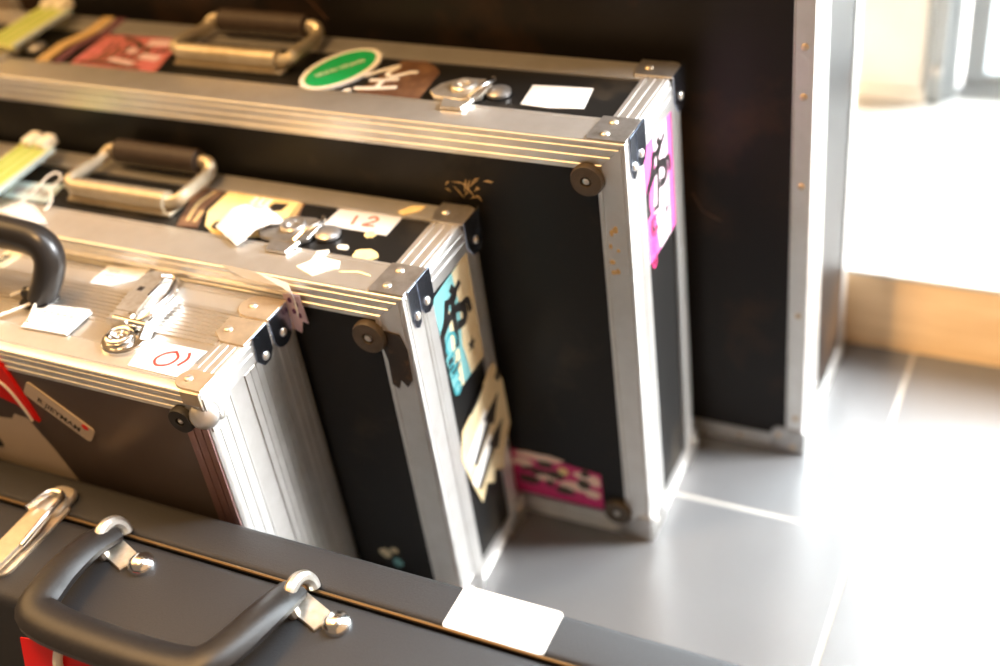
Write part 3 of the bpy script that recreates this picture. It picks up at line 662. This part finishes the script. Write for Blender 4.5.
# string tag on the silver case handle
t = thing('hang_tag', 'white price tag with barcode on a string at the silver case handle', 'tag', (-.815, .6185, HB + .001), 0)
mb = MB(); mb.mat(0).prism(fr, [(-.030, -.0155), (-.038, .0185), (.0165, .0245), (.022, .022), (.022, -.0135)], 0, .0016)
mb.mat(1)
for i in range(9): mb.box((-.008 + i * .0024, -.008, .0016), (-.0066 + i * .0024, .001, .0018))
for i in range(5): mb.box((-.026 + i * .008, .008, .0016), (-.021 + i * .008, .0115, .0018))
mb.build('card', ['paper', 'grey_ink'], t, smooth=0)
tube_string(t, [(-.028, -.008, .0022), (-.036, .010, .004), (-.040, .030, .012), (-.034, .036, .018), (-.028, .030, .012), (-.036, .022, .006), (-.052, .004, .003), (-.066, -.012, .0024)], .0014)
tube_string(t, [(-.050, .034, .018), (-.034, .046, .020), (-.029, .034, .016), (-.040, .024, .014), (-.056, .024, .010), (-.075, .020, .003)], .0014)

# folded paper tag between the silver case and case 12
t = thing('paper_tag', 'folded pale paper tag hanging over the gap behind the right corner of the silver case', 'tag', (-.640, .716, HB), 0)
mb = MB(); mb.mat(0)
pp = [(-.030, .0, .0245), (.010, -.002, .0240), (.022, -.004, .020), (.026, -.006, .008), (.025, -.0065, -.004)]
mb.grid([[V((x - (.024 if i < 2 else 0), y - .004, z)), V((x + .006, y - .010, z - .006)), V((x + .0066, y - .010, z - .006)), V((x - (.024 if i < 2 else 0), y - .004, z + .0008))] for i, (x, y, z) in enumerate(pp)])
mb.build('strip', 'paper', t, smooth=0)
fr2 = frame((.022, -.0085, -.004), (1, 0, 0), (0, 0, 1), (0, -1, 0))
mb = MB(); mb.mat(0).prism(fr2, [(-.008, -.026), (-.008, .012), (.010, .014), (.012, -.018), (.006, -.016), (.002, -.030)], 0, .0008)
mb.mat(1)
for x, z in ((-.002, .006), (.004, .002), (0, -.006), (.005, -.010)): mb.prism(fr2, ell((x, z), .0022, .003, 0, 8), 0, .0011)
mb.build('printed_end', ['pink_pale', 'purple_ink'], t, smooth=0)

# red tag and beige card on the front of the silver case
t = thing('red_tag', 'glossy red plastic tag against the front of the silver case', 'tag', (-.856, .574, .330), 0)
fr3 = frame((0, 0, 0), (1, 0, 0), (0, 0, 1), (0, -1, 0))
mb = MB()
mb.prism(fr3, [(-.045, .050), (-.010, .046), (.006, .036), (.012, .020), (.020, -.012), (.024, -.032), (.018, -.030), (.006, -.016), (-.012, -.012), (-.045, -.004)], .0, .0045, .0012)
mb.build('tag_body', 'red', t)
tube_string(t, [(-.030, -.0058, .022), (-.012, -.0058, .018), (.004, -.0058, .006), (.014, -.0058, -.016), (.018, -.0058, -.030)], .0014)
t = thing('paper_card', 'plain beige card leaning on the front of the silver case behind the vinyl case', 'card', (-.860, .5740, .262), 0)
mb = MB(); mb.prism(fr3, [(-.060, -.060), (.052, -.060), (.028, .000), (.010, .034), (-.006, .036), (-.012, .028), (-.060, .022)], 0, .0012); mb.build('card', 'beige_card', t, smooth=0)
mb = MB(); mb.prism(fr3, blob((-.049, -.010), .006, .008, 3), .0012, .0016); mb.build('print', 'ink', t, smooth=0)

# red ribbon at the foot of the picture, tied to the vinyl case handle
t = thing('red_ribbon', 'red ribbon with cream string hanging from the leather handle of the vinyl case', 'ribbon', (-.672, .396, .234), 0)
mb = MB(); n = 14; rows = []
for i in range(n):
    a = i / (n - 1); x = -.050 + .115 * a; z = .004 + .016 * math.sin(PI * (a * .9 + .05)) - .012 * a
    w = .022 + .004 * math.sin(PI * a)
    rows.append([V((x, .0, z)), V((x + .004, -.010, z - w)), V((x + .004, -.0112, z - w)), V((x, -.0014, z + .0006))])
mb.grid(rows); mb.build('ribbon', 'red', t, smooth=60)
tube_string(t, [(-.004, .004, .034), (-.003, -.002, .018), (-.003, -.010, .004), (.002, -.014, -.012)], .0040, 'string')

# =================================================================== setting
def struct(o): o['kind'] = 'structure'; return o
def floor_mat():
    m = bpy.data.materials.new('grey_floor_tiles'); m.use_nodes = True; nt = m.node_tree; b = nt.nodes['Principled BSDF']
    tc = nt.nodes.new('ShaderNodeTexCoord'); sp = nt.nodes.new('ShaderNodeSeparateXYZ'); nt.links.new(tc.outputs['Object'], sp.inputs[0])
    def mth(op, a, bb=None):
        n = nt.nodes.new('ShaderNodeMath'); n.operation = op
        for i, q in enumerate((a, bb)):
            if q is None: continue
            if isinstance(q, (int, float)): n.inputs[i].default_value = q
            else: nt.links.new(q, n.inputs[i])
        return n.outputs[0]
    def line(co, off):
        s = mth('ABSOLUTE', mth('SUBTRACT', mth('FRACT', mth('DIVIDE', mth('SUBTRACT', co, off - 9 * .45), .45)), .5))
        return mth('MULTIPLY', mth('SUBTRACT', .5, s), .45)        # distance to the nearest joint
    d = mth('MINIMUM', line(sp.outputs['X'], -.155), line(sp.outputs['Y'], .941))
    mr = nt.nodes.new('ShaderNodeMapRange'); mr.inputs['From Min'].default_value = .0018; mr.inputs['From Max'].default_value = .0030; nt.links.new(d, mr.inputs['Value'])
    nz = nt.nodes.new('ShaderNodeTexNoise'); nz.inputs['Scale'].default_value = 14; nz.inputs['Detail'].default_value = 7; nt.links.new(tc.outputs['Object'], nz.inputs['Vector'])
    cr = nt.nodes.new('ShaderNodeMix'); cr.data_type = 'RGBA'; cr.inputs['A'].default_value = (.108, .107, .108, 1); cr.inputs['B'].default_value = (.135, .133, .132, 1); nt.links.new(nz.outputs['Fac'], cr.inputs['Factor'])
    mx = nt.nodes.new('ShaderNodeMix'); mx.data_type = 'RGBA'; mx.inputs['A'].default_value = (.36, .33, .29, 1); nt.links.new(mr.outputs[0], mx.inputs['Factor']); nt.links.new(cr.outputs['Result'], mx.inputs['B'])
    nt.links.new(mx.outputs['Result'], b.inputs['Base Color'])
    rg = nt.nodes.new('ShaderNodeMapRange'); rg.inputs['To Min'].default_value = .75; rg.inputs['To Max'].default_value = FLOOR_ROUGH; nt.links.new(mr.outputs[0], rg.inputs['Value']); nt.links.new(rg.outputs[0], b.inputs['Roughness'])
    bp = nt.nodes.new('ShaderNodeBump'); bp.inputs['Strength'].default_value = .5; bp.inputs['Distance'].default_value = .002; nt.links.new(mr.outputs[0], bp.inputs['Height']); nt.links.new(bp.outputs[0], b.inputs['Normal'])
    b.inputs['Specular IOR Level'].default_value = .8
    return m
FLOOR_ROUGH = .30
M['floor'] = floor_mat()
mb = MB(); mb.box((-2.6, -1.6, -.05), (2.2, 1.26, 0)); struct(mb.build('floor', 'floor', None, smooth=0))
# raised threshold: timber riser with a pale stone top
mb = MB(); mb.box((-2.6, 1.260, 0), (2.2, 1.285, .108)); struct(mb.build('trim_1', 'timber', None, smooth=0))
mb = MB(); mb.box((-2.6, 1.285, -.05), (2.2, 3.6, .108)); mb.box((-2.6, 1.2565, .108), (2.2, 3.6, .113)); struct(mb.build('threshold', 'stone', None, smooth=0))
mb = MB(); mb.box((-2.6, 1.30, .113), (-.50, 1.42, 2.5)); struct(mb.build('wall_back', 'wall', None, smooth=0))
mb = MB(); mb.box((.62, -1.6, 0), (.72, 1.22, 2.5)); struct(mb.build('sun_block_wall', 'wall', None, smooth=0))  # unseen wall added to keep the sun off the nearer floor
# doorway post, slim frame and window seen above the threshold
mb = MB(); mb.box((-.325, 1.685, .113), (-.232, 1.78, 2.3)); mb.box((-.330, 1.680, .113), (-.227, 1.79, .135)); struct(mb.build('trim_2', 'post', None, smooth=0, bevel=.004))
dr = MB(); dr.box((-.226, 1.690, .113), (-.202, 1.75, 2.3)); dr.box((-.200, 1.705, .113), (-.190, 1.74, 2.3)); dj = struct(dr.build('door_1', 'frame', None, smooth=0, bevel=.002))
mb = MB(); mb.lathe((-.214, 1.690, .165), (0, -1, 0), [(.007, 0), (.007, .006), (.004, .009), (0, .009)], 14); mb.build('door_handle', 'steel', dj)
mb = MB()
x0, x1, z0, z1, y0, y1 = -.183, .75, .125, 2.2, 1.735, 1.775
for lo, hi in (((x0, y0, z0), (x0 + .03, y1, z1)), ((x1 - .03, y0, z0), (x1, y1, z1)), ((x0 + .03, y0, z0), (x1 - .03, y1, z0 + .022)), ((x0 + .03, y0, z1 - .03), (x1 - .03, y1, z1))): mb.box(lo, hi)
w = struct(mb.build('window_1', 'frame', None, smooth=0))
mb = MB(); mb.box((x0 + .028, 1.752, z0 + .02), (x1 - .028, 1.758, z1 - .028)); mb.build('glass_pane', 'glass', w, smooth=0)
mb = MB(); mb.box((x0 - .004, 1.722, .113), (x1 + .02, 1.79, .1252)); mb.build('sill', 'frame', w, smooth=0)

# =================================================================== light
wd = bpy.data.worlds.new('daylight'); sc.world = wd; wd.use_nodes = True; nt = wd.node_tree; nt.nodes.clear()
out = nt.nodes.new('ShaderNodeOutputWorld'); bg = nt.nodes.new('ShaderNodeBackground'); nt.links.new(bg.outputs[0], out.inputs[0])
tc = nt.nodes.new('ShaderNodeTexCoord')
def lobe(d, lo, hi, col, prev):
    d = V(d).normalized()
    dp = nt.nodes.new('ShaderNodeVectorMath'); dp.operation = 'DOT_PRODUCT'; dp.inputs[1].default_value = d; nt.links.new(tc.outputs['Generated'], dp.inputs[0])
    mr = nt.nodes.new('ShaderNodeMapRange'); mr.interpolation_type = 'SMOOTHSTEP'; mr.inputs['From Min'].default_value = lo; mr.inputs['From Max'].default_value = hi; nt.links.new(dp.outputs['Value'], mr.inputs['Value'])
    sc_ = nt.nodes.new('ShaderNodeVectorMath'); sc_.operation = 'SCALE'; sc_.inputs[0].default_value = col; nt.links.new(mr.outputs[0], sc_.inputs['Scale'])
    ad = nt.nodes.new('ShaderNodeVectorMath'); ad.operation = 'ADD'; nt.links.new(sc_.outputs[0], ad.inputs[0])
    if isinstance(prev, tuple): ad.inputs[1].default_value = prev
    else: nt.links.new(prev, ad.inputs[1])
    return ad.outputs[0]
c = lobe((.36, .82, .44), .52, .92, (22, 23.5, 25), (.17, .13, .09))      # open doorway and sky, right and behind
c = lobe((-.62, .40, .68), .72, .97, (6.0, 3.5, 1.35), c)                     # lamplit interior, upper left
c = lobe((-.2, -.9, -.05), .2, .9, (.04, .022, .015), c)                      # dim room behind the camera
nt.links.new(c, bg.inputs['Color']); bg.inputs['Strength'].default_value = 1.0
def lamp(kind, name, loc, target, energy, col, size=None, size_y=None, angle=None):
    l = bpy.data.lights.new(name, kind); l.energy = energy; l.color = col
    if size: l.size = size
    if size_y: l.shape = 'RECTANGLE'; l.size_y = size_y
    if angle: l.angle = angle
    o = bpy.data.objects.new(name, l); C.objects.link(o); o.location = loc
    o.rotation_euler = (V(target) - V(loc)).to_track_quat('-Z', 'Y').to_euler(); return o
lamp('SUN', 'sun', (1.86, 1.50, 1.22), (0, .78, 0), 14.5, (.96, .98, 1), angle=math.radians(20))
lamp('AREA', 'ceiling_lamp', (-1.0, .42, 1.75), (-.85, .75, .3), 18, (1, .57, .22), .30)
sl = lamp('SPOT', 'shop_spotlight', (-.62, -.52, 2.2), (.05, 1.26, .05), 420, (1, .66, .32))
sl.data.spot_size = math.radians(10); sl.data.spot_blend = .4; sl.data.shadow_soft_size = .03
# =================================================================== camera
cam = bpy.data.cameras.new('camera'); co = bpy.data.objects.new('camera', cam); C.objects.link(co)
p, r, yw = .6421, -.1535, -.5268
fw = V((math.sin(yw) * math.cos(p), math.cos(yw) * math.cos(p), -math.sin(p))); rt = fw.cross(V((0, 0, 1))).normalized(); up = rt.cross(fw)
rt2 = math.cos(r) * rt + math.sin(r) * up; up2 = -math.sin(r) * rt + math.cos(r) * up
co.matrix_world = Matrix(((rt2.x, up2.x, -fw.x, 0), (rt2.y, up2.y, -fw.y, 0), (rt2.z, up2.z, -fw.z, 1.0), (0, 0, 0, 1)))
cam.sensor_width = 36; cam.lens = 1246.45 * 36 / 1000; cam.clip_start = .02
cam.dof.use_dof = True; cam.dof.focus_distance = 1.035; cam.dof.aperture_fstop = 1.8
sc.camera = co
sc.view_settings.view_transform = 'Standard'; sc.view_settings.look = 'None'; sc.view_settings.gamma = 1; sc.view_settings.use_curve_mapping = False
sc.view_settings.exposure = 0.1
